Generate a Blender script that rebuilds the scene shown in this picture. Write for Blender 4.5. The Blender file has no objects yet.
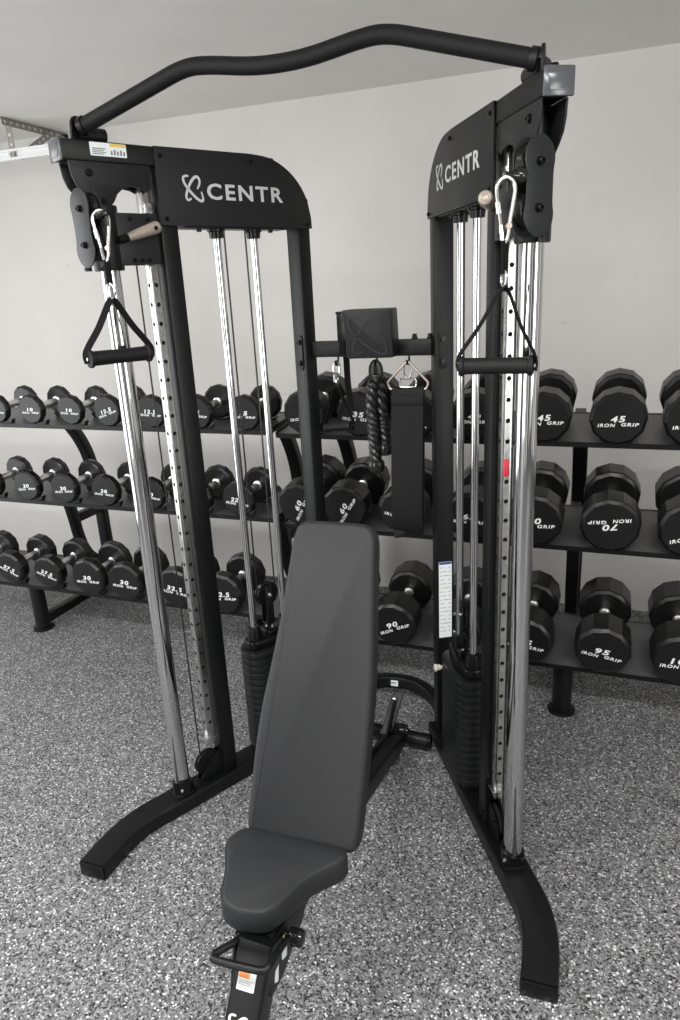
import bpy, bmesh, math, random
from mathutils import Vector, Matrix
random.seed(7)
COL = bpy.context.scene.collection
PI = math.pi
sc = bpy.context.scene

# ------------------------------------------------------------------ materials
def mat(name, col, rough=.5, metal=0., bump=0., bscale=300., spec=None, var=0., vscale=6., coat=0.):
    m = bpy.data.materials.new(name); m.use_nodes = True
    nt = m.node_tree; b = nt.nodes['Principled BSDF']
    b.inputs['Base Color'].default_value = (*col, 1)
    b.inputs['Roughness'].default_value = rough
    b.inputs['Metallic'].default_value = metal
    if spec is not None: b.inputs['Specular IOR Level'].default_value = spec
    if coat: b.inputs['Coat Weight'].default_value = coat
    tc = nt.nodes.new('ShaderNodeTexCoord')
    if bump:
        n = nt.nodes.new('ShaderNodeTexNoise'); n.inputs['Scale'].default_value = bscale; n.inputs['Detail'].default_value = 3
        nt.links.new(tc.outputs['Object'], n.inputs['Vector'])
        bp = nt.nodes.new('ShaderNodeBump'); bp.inputs['Strength'].default_value = bump; bp.inputs['Distance'].default_value = .002
        nt.links.new(n.outputs['Fac'], bp.inputs['Height']); nt.links.new(bp.outputs['Normal'], b.inputs['Normal'])
    n2 = nt.nodes.new('ShaderNodeTexNoise'); n2.inputs['Scale'].default_value = vscale; n2.inputs['Detail'].default_value = 4
    nt.links.new(tc.outputs['Object'], n2.inputs['Vector'])
    mr = nt.nodes.new('ShaderNodeMapRange'); mr.inputs['To Min'].default_value = max(0, rough - .06); mr.inputs['To Max'].default_value = min(1, rough + .06)
    nt.links.new(n2.outputs['Fac'], mr.inputs['Value']); nt.links.new(mr.outputs['Result'], b.inputs['Roughness'])
    if var:
        cr = nt.nodes.new('ShaderNodeMixRGB'); cr.blend_type = 'MIX'
        cr.inputs['Color1'].default_value = (*[c * (1 - var) for c in col], 1); cr.inputs['Color2'].default_value = (*[min(1, c * (1 + var)) for c in col], 1)
        nt.links.new(n2.outputs['Fac'], cr.inputs['Fac']); nt.links.new(cr.outputs['Color'], b.inputs['Base Color'])
    return m

M = {}
M['powder'] = mat('black_powder_coat', (.0042, .0046, .0049), .36, bump=.25, bscale=900, spec=.30)
M['panel'] = mat('charcoal_panel', (.0105, .0112, .012), .44, bump=.2, bscale=900, spec=.3)
M['plate'] = mat('charcoal_steel_plate', (.0125, .0133, .0145), .40, spec=.35)
M['cast'] = mat('weight_plate_black', (.010, .0105, .011), .36, bump=.2, bscale=500, spec=.25)
M['plastic'] = mat('black_plastic', (.004, .004, .004), .28, spec=.25)
M['ball'] = mat('gloss_black_ball', (.01, .01, .01), .12)
M['chrome'] = mat('chrome', (.58, .58, .585), .08, 1.)
M['steel'] = mat('zinc_steel', (.58, .58, .57), .24, 1., var=.15, vscale=30)
M['rail'] = mat('zinc_rail', (.46, .46, .45), .24, 1., var=.25, vscale=40)
M['knurl'] = mat('satin_handle_steel', (.82, .82, .81), .34, 1., var=.1, vscale=200)
M['nickel'] = mat('warm_nickel', (.52, .45, .39), .34, 1.)
M['lever'] = mat('beige_lever', (.36, .31, .26), .38, .25)
M['vinyl'] = mat('black_vinyl', (.017, .0178, .0195), .47, bump=.5, bscale=700, spec=.3)
M['vinylside'] = mat('black_vinyl_side', (.017, .018, .02), .5, bump=.5, bscale=700)
M['rubber'] = mat('dumbbell_rubber', (.0048, .0048, .005), .34, bump=.15, bscale=400, spec=.42)
M['grip'] = mat('foam_grip', (.0055, .0055, .006), .55, bump=.6, bscale=500, spec=.25)
M['nylon'] = mat('black_nylon', (.004, .004, .0042), .7, bump=.6, bscale=800, spec=.15)
M['belt'] = mat('black_belt', (.0075, .0075, .008), .55, bump=.6, bscale=500, spec=.2)
M['rope'] = mat('black_rope', (.006, .006, .0065), .30, bump=.3, bscale=300, spec=.6)
M['cable'] = mat('black_cable', (.01, .01, .01), .4)
M['white'] = mat('white_print', (.78, .79, .79), .5)
M['greyprint'] = mat('grey_print', (.42, .43, .44), .5)
M['silverprint'] = mat('silver_print', (.55, .56, .57), .45)
M['paper'] = mat('label_paper', (.78, .82, .82), .45)
M['ink'] = mat('label_ink', (.16, .17, .18), .6)
M['yellow'] = mat('label_yellow', (.75, .52, .12), .5)
M['orange'] = mat('label_orange', (.72, .25, .06), .5)
M['blue'] = mat('label_blue', (.04, .07, .25), .5)
M['red'] = mat('red_plastic', (.55, .03, .05), .35)
M['hole'] = mat('hole_shade', (.004, .004, .004), .8)  # near-black lining puts the inner shade of the blind rail holes into colour
M['knobwhite'] = mat('ivory_knob', (.62, .6, .54), .35)
M['capgrey'] = mat('grey_end_cap', (.07, .074, .082), .22)
M['emboss'] = mat('black_gloss_emboss', (.004, .004, .004), .15)
M['track'] = mat('white_track', (.80, .81, .82), .3, .1)
M['angle'] = mat('galvanised_angle', (.30, .28, .27), .42, .8, var=.2, vscale=30)

def plaster(name, base, dark, marks=0.0):
    m = bpy.data.materials.new(name); m.use_nodes = True; nt = m.node_tree; b = nt.nodes['Principled BSDF']
    tc = nt.nodes.new('ShaderNodeTexCoord')
    n = nt.nodes.new('ShaderNodeTexNoise'); n.inputs['Scale'].default_value = 1.3; n.inputs['Detail'].default_value = 8; n.inputs['Roughness'].default_value = .62
    nt.links.new(tc.outputs['Object'], n.inputs['Vector'])
    r = nt.nodes.new('ShaderNodeValToRGB'); r.color_ramp.elements[0].position = .3; r.color_ramp.elements[1].position = .68
    r.color_ramp.elements[0].color = (*dark, 1); r.color_ramp.elements[1].color = (*base, 1)
    nt.links.new(n.outputs['Fac'], r.inputs['Fac'])
    out = r.outputs['Color']
    if marks:
        mp = nt.nodes.new('ShaderNodeMapping'); mp.inputs['Scale'].default_value = (5, 5, 11); mp.inputs['Rotation'].default_value = (0, .5, 0)
        nt.links.new(tc.outputs['Object'], mp.inputs['Vector'])
        n3 = nt.nodes.new('ShaderNodeTexNoise'); n3.inputs['Scale'].default_value = 2.2; n3.inputs['Detail'].default_value = 2
        nt.links.new(mp.outputs['Vector'], n3.inputs['Vector'])
        r3 = nt.nodes.new('ShaderNodeValToRGB'); r3.color_ramp.elements[0].position = .735; r3.color_ramp.elements[1].position = .765
        r3.color_ramp.elements[0].color = (0, 0, 0, 1); r3.color_ramp.elements[1].color = (1, 1, 1, 1)
        nt.links.new(n3.outputs['Fac'], r3.inputs['Fac'])
        mx = nt.nodes.new('ShaderNodeMixRGB'); mx.inputs['Color2'].default_value = (*[c * .72 for c in dark], 1)
        ml = nt.nodes.new('ShaderNodeMath'); ml.operation = 'MULTIPLY'; ml.inputs[1].default_value = marks
        nt.links.new(r3.outputs['Color'], ml.inputs[0]); nt.links.new(ml.outputs[0], mx.inputs['Fac']); nt.links.new(out, mx.inputs['Color1']); out = mx.outputs['Color']
    nt.links.new(out, b.inputs['Base Color']); b.inputs['Roughness'].default_value = .85
    b.inputs['Specular IOR Level'].default_value = .2
    bp = nt.nodes.new('ShaderNodeBump'); bp.inputs['Strength'].default_value = .25; bp.inputs['Distance'].default_value = .01
    n4 = nt.nodes.new('ShaderNodeTexNoise'); n4.inputs['Scale'].default_value = 5; n4.inputs['Detail'].default_value = 6
    nt.links.new(tc.outputs['Object'], n4.inputs['Vector']); nt.links.new(n4.outputs['Fac'], bp.inputs['Height']); nt.links.new(bp.outputs['Normal'], b.inputs['Normal'])
    return m
M['wall'] = plaster('wall_plaster', (.70, .69, .665), (.63, .615, .59), .35)
M['tray'] = mat('dark_grey_tray', (.095, .095, .10), .40, .3)
M['ceil'] = plaster('ceiling_plaster', (.82, .80, .77), (.74, .72, .69), .2)

def floor_mat():
    m = bpy.data.materials.new('flecked_rubber_floor'); m.use_nodes = True; nt = m.node_tree; b = nt.nodes['Principled BSDF']
    tc = nt.nodes.new('ShaderNodeTexCoord')
    def vor(scale, off):
        mp = nt.nodes.new('ShaderNodeMapping'); mp.inputs['Location'].default_value = off
        nt.links.new(tc.outputs['Object'], mp.inputs['Vector'])
        nz = nt.nodes.new('ShaderNodeTexNoise'); nz.inputs['Scale'].default_value = scale * .8; nt.links.new(mp.outputs['Vector'], nz.inputs['Vector'])
        ad = nt.nodes.new('ShaderNodeVectorMath'); ad.operation = 'MULTIPLY_ADD'; ad.inputs[1].default_value = (.0022, .0022, .0022)
        nt.links.new(nz.outputs['Color'], ad.inputs[0]); nt.links.new(mp.outputs['Vector'], ad.inputs[2])
        v = nt.nodes.new('ShaderNodeTexVoronoi'); v.inputs['Scale'].default_value = scale; nt.links.new(ad.outputs[0], v.inputs['Vector'])
        s = nt.nodes.new('ShaderNodeSeparateColor'); nt.links.new(v.outputs['Color'], s.inputs[0])
        return s.outputs[0], s.outputs[1]
    a, a2 = vor(225, (0, 0, 0))
    r = nt.nodes.new('ShaderNodeValToRGB'); r.color_ramp.interpolation = 'CONSTANT'
    e = r.color_ramp.elements
    e[0].position = 0; e[0].color = (.014, .014, .015, 1); e[1].position = .18; e[1].color = (.095, .096, .102, 1)
    for p, c in ((.40, .17), (.62, .225), (.80, .30), (.90, .43), (.955, .75)):
        k = e.new(p); k.color = (c * .90, c * .91, c * .935, 1)
    nt.links.new(a, r.inputs['Fac'])
    nt.links.new(r.outputs['Color'], b.inputs['Base Color'])
    mr = nt.nodes.new('ShaderNodeMapRange'); mr.inputs['To Min'].default_value = .45; mr.inputs['To Max'].default_value = .8
    nt.links.new(a2, mr.inputs['Value']); nt.links.new(mr.outputs['Result'], b.inputs['Roughness'])
    bp = nt.nodes.new('ShaderNodeBump'); bp.inputs['Strength'].default_value = .3; bp.inputs['Distance'].default_value = .001
    nt.links.new(a2, bp.inputs['Height']); nt.links.new(bp.outputs['Normal'], b.inputs['Normal'])
    return m
M['floor'] = floor_mat()

# ------------------------------------------------------------------ mesh builder
class B:
    def __init__(s): s.bm = bmesh.new()
    def _new(s, n0): return list(s.bm.verts)[n0:]
    def box(s, c, size, bev=0., rot=None, seg=2):
        n0 = len(s.bm.verts)
        bm2 = bmesh.new(); bmesh.ops.create_cube(bm2, size=1)
        for v in bm2.verts: v.co = Vector((v.co.x * size[0], v.co.y * size[1], v.co.z * size[2]))
        if bev: bmesh.ops.bevel(bm2, geom=list(bm2.edges), offset=bev, segments=seg, affect='EDGES', profile=.5)
        R = rot if rot is not None else Matrix.Identity(3)
        for v in bm2.verts: v.co = R @ v.co + Vector(c)
        s._merge(bm2); return s
    def _merge(s, bm2):
        vm = {v: s.bm.verts.new(v.co) for v in bm2.verts}
        for f in bm2.faces:
            try: s.bm.faces.new([vm[v] for v in f.verts])
            except ValueError: pass
        bm2.free()
    def lathe(s, p0, p1, prof, n=24, rot=0.):
        """profile [(t along metres from p0, r)] round axis p0->p1"""
        p0 = Vector(p0); p1 = Vector(p1); d = (p1 - p0).normalized()
        u = d.orthogonal().normalized(); w = d.cross(u)
        rings = []
        for t, r in prof:
            if r < 1e-6: rings.append([s.bm.verts.new(p0 + d * t)])
            else: rings.append([s.bm.verts.new(p0 + d * t + u * (r * math.cos(rot + 2 * PI * i / n)) + w * (r * math.sin(rot + 2 * PI * i / n))) for i in range(n)])
        for a, b in zip(rings, rings[1:]):
            for i in range(n):
                j = (i + 1) % n
                if len(a) == 1 and len(b) == 1: continue
                if len(a) == 1: s.bm.faces.new((a[0], b[i], b[j]))
                elif len(b) == 1: s.bm.faces.new((a[i], a[j], b[0]))
                else: s.bm.faces.new((a[i], a[j], b[j], b[i]))
        if len(rings[0]) > 1: s.bm.faces.new(rings[0])
        if len(rings[-1]) > 1: s.bm.faces.new(rings[-1])
        return s
    def cyl(s, p0, p1, r, n=24, bev=.0):
        L = (Vector(p1) - Vector(p0)).length
        bev = min(bev, r * .45, L * .45)
        if bev: prof = [(0, r - bev), (bev * .3, r - bev * .3), (bev, r), (L - bev, r), (L - bev * .3, r - bev * .3), (L, r - bev)]
        else: prof = [(0, r), (L, r)]
        return s.lathe(p0, p1, prof, n)
    def ball(s, c, r, n=20, sx=1, sy=1, sz=1):
        bm2 = bmesh.new(); bmesh.ops.create_uvsphere(bm2, u_segments=n, v_segments=n // 2, radius=r)
        for v in bm2.verts: v.co = Vector((v.co.x * sx, v.co.y * sy, v.co.z * sz)) + Vector(c)
        s._merge(bm2); return s
    def tube(s, pts, r, n=14, closed=False, prof=None, up=None):
        """sweep a circle (or 2D profile) along a polyline"""
        pts = [Vector(p) for p in pts]; N = len(pts)
        if not prof: prof = [(r * math.cos(2 * PI * i / n), r * math.sin(2 * PI * i / n)) for i in range(n)]
        rings = []; u = None
        for i, p in enumerate(pts):
            a = pts[(i - 1) % N] if (closed or i > 0) else p; b = pts[(i + 1) % N] if (closed or i < N - 1) else p
            t1 = (p - a).normalized() if (p - a).length > 1e-9 else None
            t2 = (b - p).normalized() if (b - p).length > 1e-9 else None
            d = ((t1 or t2) + (t2 or t1)).normalized()
            if up is not None: u = Vector(up)
            elif u is None: u = d.orthogonal()
            u = (u - d * u.dot(d)).normalized(); w = d.cross(u)
            k = 1.
            if t1 and t2:
                cs = max(.5, math.sqrt(max(0, (1 + t1.dot(t2)) / 2))); k = 1 / cs
            # stretch in bend plane
            if t1 and t2 and (t2 - t1).length > 1e-6:
                bn = (t2 - t1).normalized()
            else: bn = None
            ring = []
            for x, y in prof:
                o = u * x + w * y
                if bn is not None and k > 1.0001:
                    o = o + bn * (o.dot(bn) * (k - 1))
                ring.append(s.bm.verts.new(p + o))
            rings.append(ring)
        m = len(prof)
        rr = list(zip(rings, rings[1:])) + ([(rings[-1], rings[0])] if closed else [])
        for a, b in rr:
            for i in range(m):
                j = (i + 1) % m; s.bm.faces.new((a[i], a[j], b[j], b[i]))
        if not closed:
            s.bm.faces.new(rings[0]); s.bm.faces.new(rings[-1])
        return s
    def prism(s, outline, fn, t0, t1, bev=0.):
        """outline [(a,b)] -> fn(a,b,t) ; extruded between t0 and t1, optional edge bevel by inset"""
        def inset(o, d):
            N = len(o); res = []
            area = sum(o[i][0] * o[(i + 1) % N][1] - o[(i + 1) % N][0] * o[i][1] for i in range(N)); sg = 1 if area > 0 else -1
            for i in range(N):
                p, q, r_ = Vector(o[i - 1]), Vector(o[i]), Vector(o[(i + 1) % N])
                e1 = (q - p).normalized(); e2 = (r_ - q).normalized()
                n1 = Vector((-e1.y, e1.x)) * sg; n2 = Vector((-e2.y, e2.x)) * sg
                nn = n1 + n2
                if nn.length < 1e-6: nn = n1.copy()
                nn.normalize(); c = max(.4, nn.dot(n1)); res.append(tuple(q + nn * (d / c)))
            return res
        sg = 1 if t1 > t0 else -1
        if bev:
            layers = [(inset(outline, bev), t0), (inset(outline, bev * .3), t0 + sg * bev * .3), (outline, t0 + sg * bev), (outline, t1 - sg * bev), (inset(outline, bev * .3), t1 - sg * bev * .3), (inset(outline, bev), t1)]
        else: layers = [(outline, t0), (outline, t1)]
        rings = [[s.bm.verts.new(fn(a, b, t)) for a, b in o] for o, t in layers]
        N = len(outline)
        for a, b in zip(rings, rings[1:]):
            for i in range(N):
                j = (i + 1) % N; s.bm.faces.new((a[i], a[j], b[j], b[i]))
        s.bm.faces.new(rings[0]); s.bm.faces.new(rings[-1])
        return s
    def text(s, body, w, h, fn, depth=.0006, shear=0., bold=.012, keep=False):
        me = text_mesh(body, shear, bold)
        xs = [v.co.x for v in me.vertices]; ys = [v.co.y for v in me.vertices]
        x0, x1, y0, y1 = min(xs), max(xs), min(ys), max(ys)
        vs = [[s.bm.verts.new(fn(((v.co.x - x0) / (x1 - x0) - .5) * w, ((v.co.y - y0) / (y1 - y0) - .5) * h, t)) for v in me.vertices] for t in (0, depth)]
        cnt = {}
        for p in me.polygons:
            ids = list(p.vertices)
            s.bm.faces.new([vs[1][i] for i in ids]); s.bm.faces.new([vs[0][i] for i in reversed(ids)])
            for k in range(len(ids)):
                e = (ids[k], ids[(k + 1) % len(ids)]); cnt[e] = 1
        for (a, b) in cnt:
            if (b, a) not in cnt:
                s.bm.faces.new((vs[0][a], vs[0][b], vs[1][b], vs[1][a]))
        return s
    def build(s, name, m, parent=None, smooth=35., xf=None, loc=None):
        if xf:
            for v in s.bm.verts: v.co = xf(v.co)
        bmesh.ops.recalc_face_normals(s.bm, faces=list(s.bm.faces))
        me = bpy.data.meshes.new(name); s.bm.to_mesh(me); s.bm.free()
        me.materials.append(M[m] if isinstance(m, str) else m)
        if smooth:
            for p in me.polygons: p.use_smooth = True
            me.set_sharp_from_angle(angle=math.radians(smooth))
        o = bpy.data.objects.new(name, me); COL.objects.link(o)
        if loc: o.location = loc
        if parent: o.parent = parent
        return o

def cut(o, tool):
    md = o.modifiers.new('cut', 'BOOLEAN'); md.operation = 'DIFFERENCE'; md.solver = 'EXACT'; md.object = tool
    try: md.material_mode = 'TRANSFER'
    except Exception: pass
    bpy.context.view_layer.update()
    me = bpy.data.meshes.new_from_object(o.evaluated_get(bpy.context.evaluated_depsgraph_get()))
    o.modifiers.clear(); o.data = me
    bpy.data.objects.remove(tool)
_tc = {}
def text_mesh(body, shear, bold):
    k = (body, shear, bold)
    if k not in _tc:
        cu = bpy.data.curves.new('lettering', 'FONT'); cu.body = body; cu.shear = shear; cu.offset = bold; cu.resolution_u = 3; cu.fill_mode = 'FRONT'
        cu.space_character = 1.2
        ob = bpy.data.objects.new('lettering', cu)
        me = bpy.data.meshes.new_from_object(ob)
        bpy.data.objects.remove(ob)
        b2 = bmesh.new(); b2.from_mesh(me); bmesh.ops.remove_doubles(b2, verts=list(b2.verts), dist=1e-4); b2.to_mesh(me); b2.free()
        _tc[k] = me
    return _tc[k]

def thing(name, label, cat, loc=(0, 0, 0), group=None):
    o = bpy.data.objects.new(name, None); COL.objects.link(o); o.location = loc; o.empty_display_size = .05
    return tag(o, label, cat, group)
def tag(o, label, cat, group=None):
    o['label'] = label; o['category'] = cat
    if group: o['group'] = group
    return o
def smoothpath(pts, n=6):
    """Catmull-Rom through points"""
    P = [Vector(p) for p in pts]; out = []
    for i in range(len(P) - 1):
        p0 = P[max(0, i - 1)]; p1 = P[i]; p2 = P[i + 1]; p3 = P[min(len(P) - 1, i + 2)]
        for k in range(n):
            t = k / n
            out.append(.5 * ((2 * p1) + (p2 - p0) * t + (2 * p0 - 5 * p1 + 4 * p2 - p3) * t * t + (3 * p1 - p0 - 3 * p2 + p3) * t ** 3))
    out.append(P[-1]); return out
def bendpath(pts, rad, n=5):
    P = [Vector(p) for p in pts]; out = [P[0]]
    for a, q, b in zip(P, P[1:], P[2:]):
        u = a - q; v = b - q; t = min(rad, u.length * .48, v.length * .48)
        A_ = q + u.normalized() * t; B_ = q + v.normalized() * t
        for k in range(n + 1):
            f = k / n; out.append((1 - f) ** 2 * A_ + 2 * f * (1 - f) * q + f * f * B_)
    out.append(P[-1]); return out
def rrect(x0, y0, x1, y1, r, n=5):
    o = []
    for cx, cy, a0 in ((x1 - r, y1 - r, 0), (x0 + r, y1 - r, 90), (x0 + r, y0 + r, 180), (x1 - r, y0 + r, 270)):
        for k in range(n + 1):
            a = math.radians(a0 + 90 * k / n); o.append((cx + r * math.cos(a), cy + r * math.sin(a)))
    return o
def fillet(pts, rad, n=6):
    """round the corners of a closed 2D polygon; rad scalar or list"""
    out = []; N = len(pts)
    for i in range(N):
        r = rad[i] if isinstance(rad, (list, tuple)) else rad
        p, q, s_ = Vector(pts[i - 1]), Vector(pts[i]), Vector(pts[(i + 1) % N])
        a = (p - q); b = (s_ - q); la, lb = a.length, b.length; a.normalize(); b.normalize()
        ang = a.angle(b) if la > 1e-9 and lb > 1e-9 else PI
        if r <= 0 or ang > PI - .02: out.append(tuple(q)); continue
        t = min(r / math.tan(ang / 2), la * .48, lb * .48)
        A = q + a * t; C = q + b * t
        for k in range(n + 1):
            u = k / n; out.append(tuple((1 - u) ** 2 * A + 2 * u * (1 - u) * q + u * u * C))
    return out

# ------------------------------------------------------------------ the setting
def structure(o): o['kind'] = 'structure'; return o
WALL_Y = 3.56; CEIL = 2.53
structure(B().box((-1, .3, -.05), (12, 6.6, .1)).build('floor', 'floor', smooth=0))
structure(B().box((-1, WALL_Y + .06, CEIL / 2), (12, .12, CEIL + .2)).build('wall_back', 'wall', smooth=0))
structure(B().box((-1, .3, CEIL + .05), (12, 6.6, .1)).build('ceiling', 'ceil', smooth=0))

# overhead door track hung from the ceiling by perforated angle
trk = thing('ceiling_track', 'white steel track hung below the ceiling on perforated angle brackets, upper left', 'track', (-2.9, 3.16, 2.37))
b = B()
prof = [(-.012, -.024), (.012, -.024), (.012, -.014), (-.004, -.014), (-.004, .014), (.012, .014), (.012, .024), (-.012, .024)]
b.tube([(-1.2, 0, 0), (.46, 0, 0)], 0, prof=[(y, x) for x, y in prof], up=(0, 0, 1))
b.build('track_rail', 'track', trk, smooth=0)
def perforated(p0, p1, w, nrm, name, parent, hn, mm='angle'):
    p0 = Vector(p0); p1 = Vector(p1); d = (p1 - p0).normalized(); nrm = Vector(nrm).normalized(); nrm = (nrm - d * nrm.dot(d)).normalized(); sd = d.cross(nrm)
    L = (p1 - p0).length
    bb = B(); bb.prism(rrect(0, -w / 2, L, w / 2, w * .2, 3), lambda a, c, t: p0 + d * a + sd * c + nrm * t, -.0015, .0015)
    o = bb.build(name, mm, parent, smooth=0)
    hb = B()
    for k in range(hn):
        a = L * (k + .5) / hn
        hb.cyl(p0 + d * a - nrm * .0022, p0 + d * a + nrm * .0022, w * .22, 10)
    hb.build('punched_holes', 'knobwhite', o, smooth=0)
    return o
perforated((.10, -.06, .158), (.10, .40, .158), .034, (0, 0, 1), 'ceiling_angle', trk, 11)
perforated((.117, -.06, .141), (.117, .40, .141), .034, (1, 0, 0), 'ceiling_angle', trk, 11)
perforated((.10, 0, .155), (.10, 0, -.02), .034, (0, -1, 0), 'hanger_strap', trk, 4)
perforated((.125, .02, -.01), (.125, .30, .15), .034, (1, 0, 0), 'diagonal_strap', trk, 8)
B().cyl((.10, -.026, 0), (.10, -.014, 0), .008, 6).build('bolt', 'steel', trk)

# ------------------------------------------------------------------ cable machine
MX, MY = -.678, 2.247
A = math.radians(28.31); W0 = .467
mach = thing('cable_machine', 'black twin-tower functional trainer with chrome posts and wide pull-up bar on grey flecked floor', 'gym machine', (MX, MY, 0))
SA, CA = math.sin(A), math.cos(A)
def TWf(side):
    return lambda s, o, z: Vector((side * (W0 / 2 + s * SA + o * CA), -s * CA + o * SA, z))
ZT = 2.037; ZB = 1.988; ZP = 1.838
S_UP = .48; S_POST = .658
def ellarc(cx, cy, a, b_, rot, t0, t1, n=22):
    r = math.radians(rot); o = []
    for k in range(n + 1):
        t = math.radians(t0 + (t1 - t0) * k / n); x, y = a * math.cos(t), b_ * math.sin(t)
        o.append((cx + x * math.cos(r) - y * math.sin(r), cy + x * math.sin(r) + y * math.cos(r)))
    return o
def ribbon(bb, line, w, fn, d=.0006):
    L = [Vector(p) for p in line]; left, right = [], []
    for i, p in enumerate(L):
        t = (L[min(i + 1, len(L) - 1)] - L[max(i - 1, 0)]).normalized(); n = Vector((-t.y, t.x)) * (w / 2)
        f = .45 + .55 * math.sin(PI * min(1, max(0, (i + .5) / len(L)))) ** .5
        left.append(tuple(p + n * f)); right.append(tuple(p - n * f))
    bb.prism(left + right[::-1], fn, 0, d)
EMB = ([(132, 104), (146, 82), (149, 62), (138, 47), (118, 52), (92, 80), (70, 118), (62, 144), (72, 159), (92, 150)],
       [(86, 46), (66, 46), (54, 56), (58, 78), (78, 106), (110, 138), (138, 157), (156, 160), (161, 146), (154, 116)])
def emblem(bb, size, w, fn, d=.0006):
    """two crossing open orbits, about `size` tall"""
    k = size / 118
    for st in EMB:
        ribbon(bb, [tuple(q.xy) for q in smoothpath([((x - 108) * k, (103 - y) * k, 0) for x, y in st], 5)], w, fn, d)

def bolt(p, d, r, parent, mm='plastic', L=.008, name='bolt'):
    p = Vector(p); d = Vector(d).normalized()
    bb = B(); bb.lathe(p, p + d, [(0, r * 1.25), (L * .25, r * 1.25), (L * .26, r), (L * .85, r), (L, r * .82), (L, r * .5), (L * .6, r * .45)], 12)
    return bb.build(name, mm, parent)

def tower(side):
    T = TWf(side); sd = Vector((side * SA, -CA, 0)); od = Vector((side * CA, SA, 0)); inn = -od
    X = lambda v: T(v.x, v.y, v.z)          # x=s  y=off  z=z
    def P(bb, name, m, parent=mach, smooth=35): return bb.build(name, m, parent, smooth, xf=X)
    who = 'left' if side < 0 else 'right'
    # base tube with the foot bent to the front
    path = [T(-.05, 0, 0), T(.66, 0, 0)] + [Vector((side * x, y, 0)) for x, y in ((.583, -.648), (.603, -.684), (.620, -.722), (.633, -.765), (.641, -.81), (.645, -.86), (.646, -.935))]
    hw = .049
    bb = B(); bb.tube([p + Vector((0, 0, .0265)) for p in path], 0, prof=rrect(-.0265, -hw + .004, .0265, hw - .004, .007, 3), up=(0, 0, 1))
    base = bb.build('base_tube', 'powder', mach)
    fe = path[-1]
    B().box(fe + Vector((0, -.003, .0265)), (hw * 2 - .014, .006, .046), .0025).build('end_plug', 'plastic', base)
    # uprights
    P(B().box((S_UP, 0, (.053 + ZB) / 2), (.055, .055, ZB - .053), .006), 'front_upright', 'powder')
    ru = P(B().box((0, 0, (.053 + 1.93) / 2), (.05, .062, 1.93 - .053), .006), 'rear_upright', 'powder')
    # top beam and its end cap
    P(B().box(((.755 - .0 + .1) / 2 - .0, 0, (ZT + ZB) / 2), (.655, .06, ZT - ZB), .006), 'top_beam', 'powder')
    cap = P(B().box((.757, 0, (ZT + ZB) / 2), (.008, .064, ZT - ZB + .004), .0035), 'end_cap', 'capgrey')
    P(B().prism(rrect(-.024, ZB + .008, .024, ZT - .008, .006, 3), lambda a, c, t: (.761 + t, a, c), 0, .0016, .0007), 'cap_face', 'capgrey', cap)
    # side panels (inner one carries the lettering)
    outl = [(.507, ZP + .003), (.507, ZT - .001), (.16, ZT + .006), (.09, ZT - .009), (.03, ZT - .045), (-.012, ZT - .105), (-.031, ZT - .165), (-.031, ZP + .002), (.47, ZP)]
    outl = [(.507, ZP + .003), (.507, ZT)] + [tuple(q.xy) for q in smoothpath([(.20, ZT + .004, 0), (.13, ZT - .001, 0), (.075, ZT - .02, 0), (.025, ZT - .055, 0), (-.012, ZT - .105, 0), (-.029, ZT - .165, 0)], 5)] + [(-.031, ZP + .002)]
    for o0, o1 in ((-.0315, -.0355), (.0315, .0355)):
        pn = P(B().prism(outl, lambda a, c, t: (a, t, c), o0, o1, .0012), 'side_panel', 'panel')
        if o0 < 0:
            flip = 1 if side > 0 else -1
            fn = lambda a, c, t, cs=.275: (cs + flip * a, -.0355 - t, c + 1.9335)
            csx = .286 if side > 0 else .217
            bb = B(); bb.text('CENTR', .272, .043, lambda a, c, t: (csx + flip * a, -.0355 - t, c + (1.9355 if side > 0 else 1.933)), bold=.022)
            P(bb, 'panel_lettering', 'silverprint', pn, 0)
            ex = .098 if side > 0 else .397
            bb = B(); emblem(bb, .064, .0075, lambda a, c, t: (ex + flip * a, -.0355 - t, c + 1.938))
            P(bb, 'panel_emblem', 'silverprint', pn, 0)
            for s_, z_ in ((.49, 2.015), (.19, 2.02), (.49, 1.858), (-.015, 1.852)):
                bolt(T(s_, -.0355, z_), inn, .0048, pn, L=.005)
    # panel body: a closed web between the two skins
    P(B().prism([(a + (.004 if a < .2 else -.004), c) for a, c in outl], lambda a, c, t: (a, t, c), -.0315, .0315), 'panel_housing', 'powder')
    # gusset plates under the front of the beam
    g = [(.742, ZB), (.738, 1.955), (.729, 1.931), (.712, 1.912), (.69, 1.893), (.668, 1.882), (.648, 1.882), (.634, 1.895), (.622, 1.915), (.604, 1.929), (.58, 1.935), (.557, 1.931), (.538, 1.922), (.523, 1.932), (.523, ZB)]
    for o0, o1 in ((-.024, -.029), (.024, .029)):
        gp = P(B().prism(g, lambda a, c, t: (a, t, c), o0, o1, .001), 'gusset_plate', 'panel')
        if o0 < 0:
            bolt(T(.692, -.029, 1.962), inn, .008, gp, L=.007)
            bolt(T(.662, -.029, 1.897), inn, .006, gp, L=.006)
    # chrome guide post with its socket
    P(B().cyl((S_POST, 0, .075), (S_POST, 0, ZB), .026, 40), 'guide_post', 'chrome')
    P(B().cyl((S_POST, 0, 1.895), (S_POST, 0, ZB), .0285, 28), 'post_collar', 'powder')
    so = B()
    N = 28
    o_ring = [(S_POST + .034 * math.cos(2 * PI * k / N), .034 * math.sin(2 * PI * k / N)) for k in range(N)]
    zt = [.098 + .012 * math.cos(2 * PI * k / N + (1.0 if side < 0 else 2.2)) for k in range(N)]
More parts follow.
